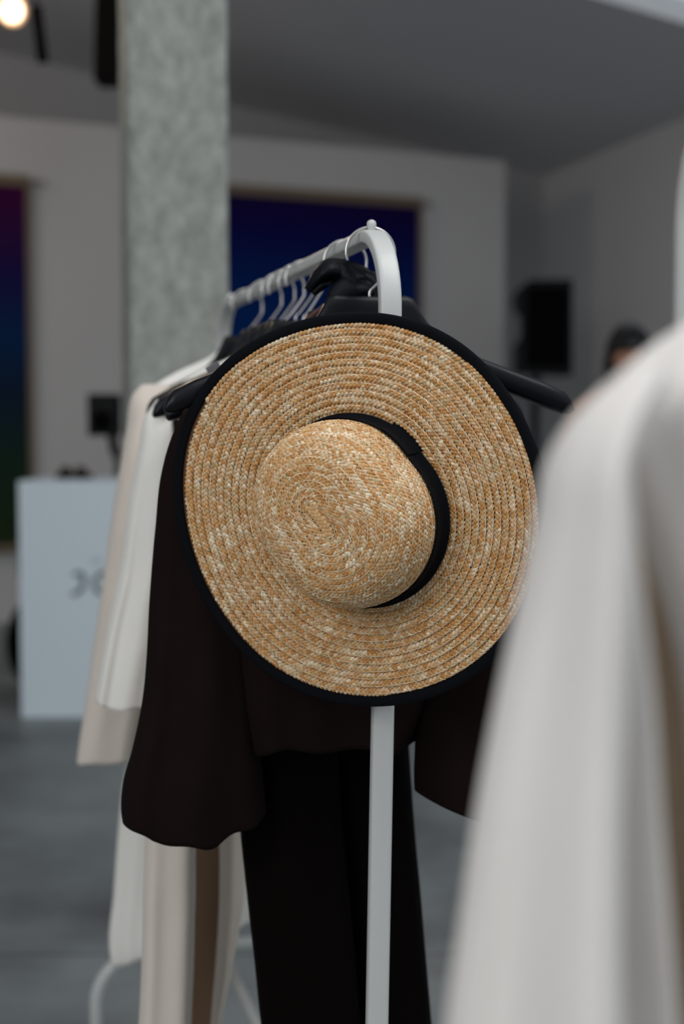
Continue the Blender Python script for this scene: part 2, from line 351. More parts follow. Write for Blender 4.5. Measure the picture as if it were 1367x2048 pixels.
# monitor on a stand behind the counter
SY = 6.75; a_ = P(180, 788, SY); b_ = P(239, 872, SY)
mc = (a_ + b_) / 2; root3 = empty('monitor_speaker', (P(236, 950, SY)[0], SY, 0), 'small black studio monitor on a stand behind the counter, beside the pillar', 'speaker')
mk('cabinet', *box(mc[0], SY, mc[2], b_[0] - a_[0], .16, a_[2] - b_[2]), 'black', root3, smooth=False, bevel=.006)
mk('woofer', *lathe([(.045, 0), (.05, .004), (.04, .006), (.015, -.002), (.001, .0)], (mc[0], SY - .082, mc[2] - .03), 24, (0, -1, 0)), 'blackcloth', root3)
px_ = P(234, 900, SY)[0]
mk('stand_pole', *sweep([(px_, SY, .02), (px_, SY, b_[2] - .04)], circ(.013)), 'black', root3)
mk('bracket', *sweep([(px_, SY, b_[2] - .10), (px_ - .02, SY, b_[2] - .03), (px_ - .02, SY, b_[2] + .02)], circ(.024)), 'black', root3)
mk('stand_foot', *lathe([(.14, 0), (.14, .012), (.03, .03), (.013, .05)], (px_, SY, 0), 32), 'black', root3)
# dark rounded bags behind the counter
BX = P(62, 1300, 6.6)
root4 = empty('equipment_bag', (BX[0], 6.75, 0), 'soft black bag bulging out behind the left edge of the counter', 'bag')
mk('bag_body', *ball((BX[0], 6.75, .225), .24, 18, (.62, .6, .95)), 'blackcloth', root4)
mk('bag_top', *ball((BX[0] + .01, 6.75, .60), .19, 18, (.52, .5, 1.0)), 'blackcloth', root4)

# ------------------------------------------------------------------ loudspeaker on tripod
LY = 9.3
tl = P(1028, 585, LY); br_ = P(1145, 751, LY); t2 = P(1058, 559, LY); tr = P(1145, 557, LY)
n1 = P(1030, 612, LY); n2 = P(1044, 628, LY); n3 = P(1044, 668, LY); n4 = P(1030, 688, LY); b0 = P(1030, 745, LY)
root = empty('loudspeaker', ((tl[0] + tr[0]) / 2, LY + .2, br_[2]), 'large black loudspeaker raised on a stand in the room corner', 'speaker')
mk('cabinet', *prism([(p[0], LY, p[2]) for p in (tl, t2, tr, br_, b0, n4, n3, n2, n1)], np.array([.03, .38, 0])), 'black', root, smooth=False, bevel=.012)
mk('grille', *box((n3[0] + tr[0]) / 2, LY - .004, (tr[2] + br_[2]) / 2, .27, .012, .52), 'blackcloth', root, smooth=False, bevel=.004)
mk('badge', *box(P(1098, 728, LY)[0], LY - .012, P(1098, 728, LY)[2], .05, .004, .02), 'darksteel', root, smooth=False)
cx = (tl[0] + tr[0]) / 2 - .02
root = empty('speaker_stand', (cx, LY + .2, 0), 'black tripod stand carrying the large loudspeaker', 'stand')
mk('pole', *sweep([(cx, LY + .2, .25), (cx, LY + .2, br_[2])], circ(.028)), 'black', root)
mk('collar', *lathe([(.03, 0), (.034, .01), (.034, .06), (.025, .07)], (cx, LY + .2, .85), 24), 'black', root)
for k in range(3):
    t = 2.1 * k + .5; e = (cx + .5 * math.cos(t), LY + .2 + .5 * math.sin(t) * .8, .012)
    mk('leg', *sweep([(cx, LY + .2, .85), e], circ(.013)), 'black', root)

# ------------------------------------------------------------------ hat
n_pix = np.array([-math.cos(math.radians(15)), math.sin(math.radians(15))])        # image direction the crown leans to (left, down)
TH = math.radians(22.5)
vd = P(720, 1018, 1.515) - np.array([0, 0, CAMZ]); vd /= np.linalg.norm(vd)
rt = np.array([1., 0, 0]); upv = np.cross(rt, vd); upv /= np.linalg.norm(upv); rt = np.cross(vd, upv)
lean = rt * n_pix[0] - upv * n_pix[1]; lean /= np.linalg.norm(lean)
HN = -vd * math.cos(TH) + lean * math.sin(TH)
HC = P(719, 1021, 1.500)
ux = rt - HN * np.dot(rt, HN); ux /= np.linalg.norm(ux); uy = np.cross(HN, ux)      # hat frame: ux right, uy up, HN towards us
RB, HH, RO = .0875, .098, .1985
pts = []
for qv in np.linspace(0, math.pi / 2, 60): hh_ = .014 + (HH - .014) * math.cos(qv) ** (2 / 3.1); pts.append((RB * math.sin(qv) ** (2 / 3.1) * (1 - .055 * max(0, 1 - hh_ / .05) ** 1.5), hh_))
for qv in np.linspace(0, math.pi / 2, 10)[1:]: pts.append((RB * .965 + .012 * (1 - math.cos(qv)), .014 - .014 * math.sin(qv)))
for r_ in np.linspace(RB * .965 + .016, RO, 30): pts.append((r_, 0))
pts = np.array(pts); sl = np.concatenate([[0], np.cumsum(np.linalg.norm(np.diff(pts, axis=0), axis=1))]); LT = sl[-1]
t_brim0 = sl[69]
def merid(t): return np.interp(t, sl, pts[:, 0]), np.interp(t, sl, pts[:, 1])
SEG0 = .015; segdir = -math.radians(50)
def seg(r_): return SEG0 * np.clip(1 - (r_ - .05) / .19, .0, 1)
def ring(r_, f):
    """point and normal on a stadium curve of offset r_ at fraction f"""
    s = seg(r_); L = 2 * math.pi * r_ + 4 * s; u = (f % 1.0) * L; h = math.pi * r_
    pos = np.zeros((len(u), 2)); nor = np.zeros((len(u), 2))
    u1 = u - h; u2 = u1 - 2 * s; u3 = u2 - h
    k = u1 < 0; a = u / r_ - math.pi / 2
    pos[k] = np.stack([s + r_ * np.cos(a), r_ * np.sin(a)], 1)[k] if np.ndim(r_) else None; nor[k] = np.stack([np.cos(a), np.sin(a)], 1)[k]
    k = (u1 >= 0) & (u2 < 0); pos[k] = np.stack([s - u1, r_], 1)[k]; nor[k] = (0, 1)
    k = (u2 >= 0) & (u3 < 0); a = u2 / r_ + math.pi / 2; pos[k] = np.stack([-s + r_ * np.cos(a), r_ * np.sin(a)], 1)[k]; nor[k] = np.stack([np.cos(a), np.sin(a)], 1)[k]
    k = u3 >= 0; pos[k] = np.stack([-s + u3, -r_], 1)[k]; nor[k] = (0, -1)
    c, s_ = math.cos(segdir), math.sin(segdir); R = np.array([[c, -s_], [s_, c]])
    return pos @ R.T, nor @ R.T
RIM = [(.0186, 0), (-.0454, -.0096), (.0124, -.0037), (-.001, .0028), (-.0046, -.0054), (.0017, .0015)]
def warp(p):                            # gentle floppy brim, hat local coordinates
    r_ = np.hypot(p[:, 0], p[:, 1]); a = np.arctan2(p[:, 1], p[:, 0]); k = np.clip((r_ - .10) / .11, 0, 1.2)
    p = p.copy()
    p[:, 2] += k ** 1.5 * (.006 * np.cos(2 * a + .6) + .004 * np.cos(3 * a - 1.0) - .004) 
    sc_ = 1 + np.minimum(k, 1) * sum(A_ * np.cos(i * a) + B_ * np.sin(i * a) for i, (A_, B_) in enumerate(RIM))
    p[:, 0] *= sc_; p[:, 1] *= sc_
    p[:, 0] += -.004 * np.clip(p[:, 2] / HH, 0, 1)
    return p
def to_world(p): return HC + p[:, :1] * ux + p[:, 1:2] * uy + p[:, 2:3] * HN
hat = empty('straw_hat', tuple(HC - np.array([0, 0, 0])), 'wide-brimmed plaited straw hat with black band hung on the clothes rail', 'hat')
def surf(t, f):
    r_, h = merid(t); r_ = np.maximum(r_, 5e-4); pos, nor = ring(r_, f)
    return np.concatenate([pos, h[:, None]], 1), nor
def bead_mesh(name, w_row, t_from, t_to, parent, material, cols, size, pitch):
    # spiral: integrate the bead index
    t = t_from; turn = 0.0; T_ = []; TU = []
    while t < t_to:
        r_, _ = merid(t + w_row * .5); L = 2 * math.pi * max(r_, .004) + 4 * seg(r_)
        T_.append(t); TU.append(turn); turn += pitch / L; t = t_from + turn * w_row
    pre = np.arange(-.9, 0, .0046 / .075) if t_from == 0 else np.zeros(0)
    T_ = np.concatenate([np.full(len(pre), 2e-5) * 1.0, T_]); TU = np.concatenate([pre, TU]); N = len(T_); idx = np.arange(N)
    allv = []; allc = []; allf = []; base = 0
    U, Vv = np.meshgrid(np.linspace(-1, 1, 6), np.linspace(-1, 1, 5), indexing='ij'); U = U.ravel(); Vv = Vv.ravel()
    quad = [(i * 5 + j, (i + 1) * 5 + j, (i + 1) * 5 + j + 1, i * 5 + j + 1) for i in range(5) for j in range(4)]; quad = np.array(quad)
    run = np.array([noise.noise(Vector((i / 9.0, 3.1, 0))) for i in range(N)])
    for ci, (vo, sg, lift) in enumerate(cols):
        edge = sg == 0
        tt = T_ + w_row * vo * np.where(TU < 0, .25, 1); ff = TU + (pitch * .5 * (ci % 2)) / (2 * math.pi * np.maximum(merid(tt)[0], .004) + .05)
        keep = (tt < t_to) & ((TU >= 0) | (not edge)); tt = tt[keep]; ff = ff[keep]; K = len(tt); ix = idx[keep]
        c0, nr = surf(tt, ff); c1, _ = surf(tt + .0006, ff); c2, _ = surf(np.maximum(tt - .0006, 1e-5), ff)
        Md = c1 - c2; Md /= np.linalg.norm(Md, axis=1)[:, None] + 1e-9
        Tg = np.stack([-nr[:, 1], nr[:, 0], np.zeros(K)], 1); Nn = np.cross(Md, Tg)
        # outward side
        flip = np.where((Nn * np.concatenate([nr * .3, np.ones((K, 1))], 1)).sum(1) < 0, -1, 1); Nn *= flip[:, None]
        jit = RNG.normal(0, 1, (K, 5))
        if edge: ang = np.full(K, .16) + jit[:, 0] * .10; hl, hw, th = .0030, .00055, .0006
        else: ang = sg * (size[3] + .12 * jit[:, 0]); hl, hw, th = size[:3]
        hl = hl * (1 + .10 * jit[:, 1]); hw = hw * (1 + .10 * jit[:, 2]); ca = np.cos(ang); sa = np.sin(ang)
        A = Tg * ca[:, None] + Md * sa[:, None]; B = -Tg * sa[:, None] + Md * ca[:, None]
        prof = (1 - U ** 2 * .9) * (1 - np.abs(Vv) ** 3 * .75) ; shp = 1 - .28 * np.abs(U) ** 3
        tw = jit[:, 3] * .18
        pv = c0[:, None, :] + A[:, None, :] * (U[None, :, None] * hl[:, None, None] if np.ndim(hl) else U[None, :, None] * hl) \
            + B[:, None, :] * ((Vv * shp)[None, :, None] * hw[:, None, None]) \
            + Nn[:, None, :] * ((prof * th)[None, :] * (1 + .15 * jit[:, 4])[:, None] + lift - .0003 + (Vv[None, :] * tw[:, None]) * .0011)[:, :, None]
        allv.append(warp(pv.reshape(-1, 3)))
        allf.append((quad[None] + (np.arange(K) * 30)[:, None, None] + base).reshape(-1, 4)); base += K * 30
        rr = RNG.random(K); nz_ = np.array([noise.noise(Vector((i / 5.0, ci * 7.3, 1.7))) for i in ix])
        bl_ = np.clip(.24 + .85 * nz_ + .25 * run[keep] + (rr - .5) * 1.0, 0, 1) ** 1.5
        tanc = np.array([.76, .41, .15]); dark = np.array([.56, .25, .07]); light = np.array([1.0, .84, .61]); olive = np.array([.66, .47, .24])
        r2 = RNG.random(K)[:, None]
        cc = (tanc * (1 - r2) + dark * r2) if not edge else (tanc * .6 + light * .4) * np.ones((K, 1))
        sel = (RNG.random(K) < .22)[:, None]; cc = np.where(sel, olive, cc)
        cc = cc * (1 - bl_[:, None]) + light * bl_[:, None]
        cc = cc * (.92 + .16 * RNG.random((K, 1)))
        allc.append(np.repeat(np.concatenate([cc, np.ones((K, 1))], 1), 30, axis=0))
    if t_from == 0:                      # the straight start of the plait on the crown's tip
        cc_, ss_ = math.cos(segdir), math.sin(segdir)
        for row, vv in enumerate((-.0030, 0, .0030)):
            for q in np.arange(-SEG0 - .002, SEG0 + .003, .0046):
                ce = np.array([(q + .0023 * (row % 2)) * cc_ - vv * ss_, (q + .0023 * (row % 2)) * ss_ + vv * cc_, HH + .0004])
                an = segdir + (.8 if row % 2 else -.8); A = np.array([math.cos(an), math.sin(an), 0]); B = np.array([-math.sin(an), math.cos(an), 0])
                pr = (1 - U ** 2 * .9) * (1 - np.abs(Vv) ** 3 * .75)
                allv.append(warp(ce + A * (U * .0029)[:, None] + B * (Vv * .0020)[:, None] + np.array([0, 0, .0013]) * pr[:, None]))
                allf.append(quad + base); base += 30
                c_ = np.array([.76, .45, .20]) * (.8 + .3 * RNG.random()) ; allc.append(np.tile([*c_, 1.], (30, 1)))
    V = to_world(np.concatenate(allv)) - HC; Fq = np.concatenate(allf); Cc = np.concatenate(allc)
    me = bpy.data.meshes.new(name); me.vertices.add(len(V)); me.vertices.foreach_set('co', V.ravel())
    me.loops.add(len(Fq) * 4); me.loops.foreach_set('vertex_index', Fq.ravel().astype(np.int32))
    me.polygons.add(len(Fq)); me.polygons.foreach_set('loop_start', np.arange(len(Fq), dtype=np.int32) * 4)
    me.polygons.foreach_set('use_smooth', np.ones(len(Fq), bool)); me.update(calc_edges=True)
    ca_ = me.color_attributes.new('straw', 'FLOAT_COLOR', 'POINT'); ca_.data.foreach_set('color', Cc.ravel())
    me.materials.append(M[material]); o = bpy.data.objects.new(name, me); COL.objects.link(o); o.parent = parent; WL[o] = HC
    return o
crown = bead_mesh('crown', .0078, 0.0, t_brim0 - .022, hat, 'straw', [(.12, -1, 0), (.42, 1, .0004), (.72, -1, .0008), (.965, 0, .0016)], (.0028, .0018, .0014, .80), .0046)
brim = bead_mesh('brim', .0086, t_brim0 - .0115, LT - .0035, hat, 'straw', [(.17, 1, -.0008), (.54, -1, .0010), (.80, 1, .0011), (.96, 0, .0026)], (.0029, .0020, .0021, .62), .0047)
# backing under the plait, coloured dark as painted shade in the gaps
def shell(name, t0, t1, parent, off, nt_=70, na=160, material='straw', colr=(.12, .05, .018)):
    ts = np.linspace(t0, t1, nt_); V = []
    for tv in ts:
        p, nr = surf(np.full(na, max(tv, 1e-4)), np.arange(na) / na); p2, _ = surf(np.full(na, max(tv, 1e-4) + .0005), np.arange(na) / na)
        Md = p2 - p; Md /= np.linalg.norm(Md, axis=1)[:, None] + 1e-9; Tg = np.stack([-nr[:, 1], nr[:, 0], np.zeros(na)], 1)
        Nn = np.cross(Md, Tg); fl = np.where((Nn * np.concatenate([nr * .3, np.ones((na, 1))], 1)).sum(1) < 0, -1, 1); V.append(p + Nn * fl[:, None] * off)
    V = to_world(warp(np.concatenate(V)))
    Fc = [(i * na + j, i * na + (j + 1) % na, (i + 1) * na + (j + 1) % na, (i + 1) * na + j) for i in range(nt_ - 1) for j in range(na)]
    o = mk(name, V, Fc, material, parent, solid=.001)
    if material == 'straw':
        ca_ = o.data.color_attributes.new('straw', 'FLOAT_COLOR', 'POINT'); ca_.data.foreach_set('color', np.tile([*colr, 1.], len(V)))
    return o
shell('gap_shade_backing', 0.0005, LT, hat, -.0009)
# band (two widths of ribbon) and edge binding
tb1 = t_brim0 - .0075
band = shell('hat_band', tb1 - .034, tb1, hat, .0036, 14, 200, 'black_ribbon')
def band_patch(f0, f1, t0, t1, off, name, parent):
    nt_, na = 10, 24; V = []
    for tv in np.linspace(t0, t1, nt_):
        fr = np.linspace(f0, f1, na); p, nr = surf(np.full(na, tv), fr); p[:, :2] += nr * off; V.append(p)
    V = to_world(warp(np.concatenate(V))); Fc = [(i * na + j, i * na + j + 1, (i + 1) * na + j + 1, (i + 1) * na + j) for i in range(nt_ - 1) for j in range(na - 1)]
    return mk(name, V, Fc, 'black_ribbon', parent, solid=.0012)
# fraction whose direction is up-right (image angle about 38 degrees above the right)
fr = (math.radians(47) - segdir) ; 
best = min(np.linspace(0, 1, 400), key=lambda f_: abs(((math.atan2(*ring(np.array([RB]), np.array([f_]))[0][0][::-1]) - math.radians(56) + math.pi) % (2 * math.pi)) - math.pi))
band_patch(best - .033, best + .033, tb1 - .035, tb1 + .001, .0050, 'band_loop', band)
na = 260; e0_, nr = surf(np.full(na, LT), np.arange(na) / na)
e0_ = e0_ + np.concatenate([nr * .0030, np.full((na, 1), .0004)], 1)
E = to_world(warp(e0_)); sd = to_world(np.concatenate([nr, np.zeros((na, 1))], 1)) - HC
mk('brim_binding', *sweep(E, [(a * 1.0, b_) for a, b_ in sup(.0060, .0032, 14, 2.4)], side=sd, closed=True), 'black_ribbon', hat)

# ------------------------------------------------------------------ white clothes rail
RD = np.array([-.2436, .9699, 0]); AD = np.array([.9699, .2436, 0])
R1 = P(746, 456, 1.63); RZ = R1[2] - .008
def rail_pt(s, z=None): return np.array([R1[0], R1[1], RZ if z is None else z]) + RD * s
def s_of_px(px):
    n = np.array([RD[1], -RD[0], 0]); r = ray(px, 500); p = r * (np.dot(R1 * [1, 1, 0], n) / np.dot(r * [1, 1, 0], n)); return np.dot(p - R1, RD)
LEAN = .0165
def lean_x(p): p = np.array(p, float); p[..., 0] -= LEAN * (RZ - p[..., 2]); return p
tube = sup(.0122, .0078, 28, 5)
S_END = .955
def rack(parent, origin, rd, ad, rz, length, rb, base_z, lean):
    """bent oval tube frame: rail with both posts, then the two arched feet and the low shelf bars"""
    def pt(s, z): p = np.array([origin[0], origin[1], 0]) + rd * s; p[2] = z; p[0] -= lean * (rz - z); return p
    path = [pt(-rb, base_z)]
    for z in np.linspace(base_z, rz - rb, 12)[1:]: path.append(pt(-rb, z))
    for q in np.linspace(0, math.pi / 2, 14)[1:]: path.append(pt(-rb + rb * (1 - math.cos(q)), rz - rb + rb * math.sin(q)))
    for s in np.linspace(0, length, 12)[1:]: path.append(pt(s, rz))
    for q in np.linspace(0, math.pi / 2, 14)[1:]: path.append(pt(length + rb * math.sin(q), rz - rb + rb * math.cos(q)))
    for z in np.linspace(rz - rb, base_z, 12)[1:]: path.append(pt(length + rb, z))
    mk('rail_and_posts', *sweep(path, tube, side=ad), 'white_metal', parent)
    for s in (-.012, length + .012):
        p = pt(s, rz + .0078); mk('end_cap', *lathe([(.0045, -.004), (.0045, .001), (.0053, .003), (.0055, .006), (.0045, .0088), (.002, .0104), (.0005, .0106)], p, 20), 'white_metal', parent)
    for s in (-rb, length + rb):
        c = pt(s, base_z); w = .225; r = .09; ps = []
        for k in (-1, 1):
            seq = [c + ad * k * w + np.array([0, 0, -base_z + .008]), c + ad * k * w + np.array([0, 0, -r])]
            for q in np.linspace(0, math.pi / 2, 10)[1:]: seq.append(c + ad * k * (w - r * (1 - math.cos(q))) + np.array([0, 0, -r + r * math.sin(q)]))
            ps.append(seq)
        mk('foot', *sweep(ps[0] + ps[1][::-1], circ(.0130, 14)), 'white_metal', parent)
    mk('low_rail', *sweep([pt(-rb, base_z + .02), pt(length + rb, base_z + .02)], circ(.0095, 12)), 'white_metal', parent)
BZ = .285
r1 = empty('clothes_rail', tuple(rail_pt(.45, 0)), 'white metal clothes rail in focus, its end post behind the straw hat', 'clothes rail', None)
rack(r1, R1 + RD * .02, RD, AD, RZ, S_END - .02, .095, BZ, LEAN)

# ------------------------------------------------------------------ hangers
def plane_at(s): return rail_pt(s)
def uv(px, py, s):
    p = on_plane(px, py, plane_at(s), RD); return np.dot((p - plane_at(s))[:2], AD[:2]), p[2]
BLKO = [(-.004, 1.4285)]
# outline of the right half of a hanger: alpha fraction of half width, top z, bottom z relative to neck top
s_h1 = .012
Ht = [uv(x, y, s_h1) for x, y in ((812, 592), (826, 597), (842, 627), (862, 657), (900, 690), (960, 717), (1020, 741), (1080, 764), (1118, 784), (1130, 800), (1134, 814))]
Hb = [uv(x, y, s_h1) for x, y in ((812, 690), (826, 694), (842, 699), (862, 707), (900, 726), (960, 758), (1020, 788), (1080, 814), (1112, 827), (1124, 829), (1130, 825))]
Hc = uv(747, 592, s_h1); NZ = Hc[1]; HW = Ht[-1][0]
a0 = Hc[0]
SH = [((t[0]) / HW, t[1] - NZ, b_[1] - NZ) for t, b_ in zip(Ht, Hb)]
def hanger(s, hw, label, zoff=0, tilt=0, group='black wooden hangers on the white rail', clips=False, origin=None, rd=RD, ad=AD, rz=None, nz=None):
    base = rail_pt(s) if origin is None else np.array(origin, float)
    rz = RZ if rz is None else rz; nz = NZ if nz is None else nz
    root = empty('clothes_hanger', (base[0], base[1], nz - .1), label, 'hanger', group)
    st = [(0, 0, -.062)] + [(SH[0][0] * .6, 0, -.064)] + [(f, t, b_) for f, t, b_ in SH]
    full = [(-f, t, b_) for f, t, b_ in st[::-1]] + st[1:]
    V = []; prof = sup(1, 1, 16, 3)
    for f, t, b_ in full:
        th = .007 + .010 * abs(f) ** 1.3 if abs(f) < .97 else .012
        c = base + ad * (f * hw); zc = nz + zoff + (t + b_) / 2; hh = (t - b_) / 2; fw = -.02 * f * f
        for a, z in prof: q = c + rd * (a * th + fw); V.append((q[0], q[1], zc + z * hh))
    m_ = 16; n = len(full)
    Fc = [(i * m_ + j, i * m_ + (j + 1) % m_, (i + 1) * m_ + (j + 1) % m_, (i + 1) * m_ + j) for i in range(n - 1) for j in range(m_)] + [tuple(range(m_ - 1, -1, -1)), tuple((n - 1) * m_ + j for j in range(m_))]
    mk('hanger_body', V, Fc, 'black_wood', root)
    R = .0285 if origin is None and s == hs[0] else .0262; zc = rz + .0085 + .0017 - R
    ps = [(0, nz + zoff - .01), (-.001, nz + zoff + .004), (.006, nz + zoff + .012), (R * .93, zc - R * .55)]
    ps += [(R * math.cos(t), zc + R * math.sin(t)) for t in np.linspace(-.15, math.pi + .35, 16)]
    c_, s_ = math.cos(tilt), math.sin(tilt)
    pts3 = catmull([base + ad * a * c_ + rd * a * s_ + np.array([0, 0, z - base[2]]) for a, z in ps], 5)
    mk('hook', *sweep(pts3, circ(.0017, 10)), 'chrome', root)
    if clips:
        # trouser bar of thin wire with two black clips
        z1 = nz - .150
        for k in (-1, 1):
            x = hw * .86 * k
            w_ = [base + ad * x + np.array([0, 0, nz - .13 - base[2]]), base + ad * x + np.array([0, 0, z1 - .03 - base[2]])]
            mk('clip_wire', *sweep(w_, circ(.0014, 8)), 'chrome', root)
            c = base + ad * (x * .93)
            mk('clip', *box(c[0], c[1], z1 - .005, .028, .018, .03, math.atan2(ad[1], ad[0])), 'black', root, smooth=False, bevel=.003)
        mk('trouser_bar', *sweep([base + ad * (-hw * .86) + np.array([0, 0, z1 - .03 - base[2]]), base + ad * (hw * .86) + np.array([0, 0, z1 - .03 - base[2]])], circ(.0014, 8)), 'chrome', root)
    return root
hs = [s_h1, s_of_px(690), s_of_px(608), s_of_px(592), s_of_px(572), s_of_px(556), s_of_px(530), s_of_px(493)]
# which: near to far
hanger(hs[0], HW * .982, 'wide black hanger nearest the hat, one bare arm sticking out to its right', tilt=-.05)
hg2 = hanger(hs[1], .222, 'black hanger second along the rail, thick bare end over the cream sleeve', zoff=-.008, tilt=-.1)
hanger(hs[2], .212, 'thin-ended black clip hanger third along the rail, its wire hanging down', zoff=-.004, clips=True)
lab = ['fourth', 'fifth', 'sixth', 'seventh']
hw_ = [.195, .19, .20, .18]
for i, h in enumerate(hs[3:7]):
    hanger(h, hw_[i], 'black hanger %s along the rail from the hat, only hook and neck showing' % lab[i], tilt=(.1, -.2, .15, 0)[i])
hanger(hs[7], .185, 'black hanger farthest along the rail inside the long cream coat')

# ------------------------------------------------------------------ garments
def curve_levels(lv, n):
    lv = np.array(lv, float); tt = np.linspace(0, 1, len(lv)); t = np.linspace(0, 1, n)
    k = np.concatenate([[0], np.cumsum(np.abs(np.diff(lv[:, 0])) + 1e-3)]); k /= k[-1]
    out = np.zeros((n, lv.shape[1]))
    m = np.gradient(lv, k, axis=0)
    for i, x in enumerate(t):
        j = min(max(np.searchsorted(k, x) - 1, 0), len(k) - 2); h = k[j + 1] - k[j]; u = (x - k[j]) / h
        d = (lv[j + 1] - lv[j]) / h; m0 = np.clip(m[j], -3 * abs(d), 3 * abs(d)); m1 = np.clip(m[j + 1], -3 * abs(d), 3 * abs(d))
        out[i] = (2 * u ** 3 - 3 * u * u + 1) * lv[j] + (u ** 3 - 2 * u * u + u) * h * m0 + (-2 * u ** 3 + 3 * u * u) * lv[j + 1] + (u ** 3 - u * u) * h * m1
    return out
def cloth(name, levels, material, parent, s=None, yoff=0, nf=5, amp=.006, seed=0, hem=0, hemk=3, nz=90, nt_=120, closed_top=True, frame=None, wr=.002, solid=.0016, expo=2.3, hemfn=None, raw=False, topflat=0, foldfn=None):
    """levels: (py, pxLeft, pxRight, half depth [, depth offset]) traced down the garment at its own distance"""
    L = []
    for l in levels:
        py, xl, xr, hd = l[:4]; yo = l[4] if len(l) > 4 else 0
        if raw: L.append((py, xl, xr, hd, yo)); continue
        if frame is None: al, zl = uv(xl, py, s + yoff); ar, zr = uv(xr, py, s + yoff)
        else:
            o_, ad_, rd_ = frame
            pl_ = on_plane(xl, py, o_ + rd_ * yoff, rd_); pr_ = on_plane(xr, py, o_ + rd_ * yoff, rd_)
            al, zl = np.dot((pl_ - o_), ad_), pl_[2]; ar, zr = np.dot((pr_ - o_), ad_), pr_[2]
        L.append(((zl + zr) / 2, al, ar, hd, yo))
    G = curve_levels(L, nz); base = rail_pt(s) if frame is None else frame[0]; ad_ = AD if frame is None else frame[1]; rd_ = RD if frame is None else frame[2]
    V = []; rg = random.Random(seed); ph = [rg.uniform(0, 6.28) for _ in range(6)]
    z0, z1 = G[0][0], G[-1][0]
    for i, (z, al, ar, hd, yo) in enumerate(G):
        c = (al + ar) / 2; hw = (ar - al) / 2; g = (z0 - z) / max(z0 - z1, 1e-4)
        for j in range(nt_):
            t = 2 * math.pi * j / nt_; ct, st_ = math.cos(t), math.sin(t)
            a = math.copysign(abs(ct) ** (2 / expo), ct); d = math.copysign(abs(st_) ** (2 / expo), st_)
            fold = math.sin(nf * t + ph[0] + .8 * math.sin(1.5 * g + ph[1])) * .6 + .4 * math.sin((nf * 2 - 1) * t + ph[2] + 1.1 * g) + .35 * math.sin((nf + 2) * t + ph[3] - 1.7 * g)
            fa = amp * min(1, .15 + g * 1.3) * fold * (abs(st_) ** .6)
            x = c + a * hw; y = yo + yoff + d * hd + fa * (1 if d >= 0 else -1) * (-1 if False else 1)
            wv = noise.noise(Vector((x * 9 + seed, y * 9, z * 5))) * wr * 2 + noise.noise(Vector((x * 26 + seed, y * 20, z * 15))) * wr * .7
            y += wv; x += wv * .5 * (abs(ct))
            if foldfn: y += foldfn(x, z, d)
            zz = z
            if hem: zz += g ** 6 * hem * (math.sin(hemk * t + ph[4]) * .6 + .4 * math.sin((hemk * 2 + 1) * t + ph[5]))
            if hemfn: zz += max(0, (g - .7) / .3) ** 2 * hemfn((x - al) / max(ar - al, 1e-4), d)
            q = base + ad_ * x + rd_ * y; V.append((q[0], q[1], zz))
    Fc = [(i * nt_ + j, i * nt_ + (j + 1) % nt_, (i + 1) * nt_ + (j + 1) % nt_, (i + 1) * nt_ + j) for i in range(nz - 1) for j in range(nt_)]
    if closed_top: Fc.append(tuple(range(nt_ - 1, -1, -1)))
    return mk(name, V, Fc, material, parent, solid=solid)
# long cream coat, farthest
s8 = hs[7]
def croot(name, s, label, cat, z=1.0, group=None): return empty(name, tuple(rail_pt(s, z)), label, cat, group)
g = croot('coat', s8, 'long cream coat at the far end of the rail, longer sleeve behind the shorter one', 'coat', .38)
cloth('coat_body', [(690, 446, 520, .012), (712, 424, 560, .02), (750, 345, 640, .026), (792, 285, 705, .03), (900, 280, 700, .04), (1200, 276, 700, .05), (1500, 254, 560, .055), (1640, 238, 520, .055), (1780, 227, 512, .055), (1880, 219, 506, .055), (1908, 223, 502, .052)], 'cream', g, s8, .01, 6, .010, 3, .01, 2, hemfn=lambda u, d: .055 * u)
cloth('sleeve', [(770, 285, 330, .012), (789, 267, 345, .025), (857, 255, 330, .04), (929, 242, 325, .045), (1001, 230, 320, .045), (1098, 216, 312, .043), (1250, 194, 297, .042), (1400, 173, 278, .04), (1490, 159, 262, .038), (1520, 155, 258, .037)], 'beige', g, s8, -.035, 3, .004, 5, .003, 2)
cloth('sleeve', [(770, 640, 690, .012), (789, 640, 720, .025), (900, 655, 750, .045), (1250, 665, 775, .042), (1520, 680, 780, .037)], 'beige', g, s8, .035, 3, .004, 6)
# cream jacket in front of it
s6 = hs[5]
g = croot('jacket', s6, 'cream linen jacket with a shorter sleeve hanging before the long coat', 'jacket', .8)
cloth('jacket_body', [(700, 500, 610, .012), (740, 410, 700, .022), (800, 330, 790, .03), (845, 318, 800, .035), (1000, 318, 800, .05), (1200, 315, 800, .055), (1420, 312, 790, .055)], 'cream', g, s6, .01, 5, .008, 9)
cloth('sleeve', [(800, 315, 360, .010), (826, 296, 372, .025), (900, 277, 380, .042), (977, 262, 378, .046), (1060, 250, 370, .047), (1146, 239, 362, .047), (1250, 217, 345, .045), (1330, 203, 325, .045), (1398, 191, 312, .044)], 'cream', g, s6, -.05, 4, .007, 2, 0, 3, wr=.003, hemfn=lambda u, d: -.010 * min(1, u * 1.6) - .004 * math.sin(u * 7))
cloth('sleeve', [(800, 760, 800, .010), (826, 760, 830, .025), (1000, 770, 860, .045), (1400, 790, 890, .042)], 'cream', g, s6, .05, 3, .006, 12)
b_ = P(275, 1388, rail_pt(s6)[1] - .16); tag(mk('cuff_button', *ball(tuple(b_ + np.array([.004, .02, 0])), .007, 10, (1, .5, 1)), 'tan', g), 'small tan cuff button')
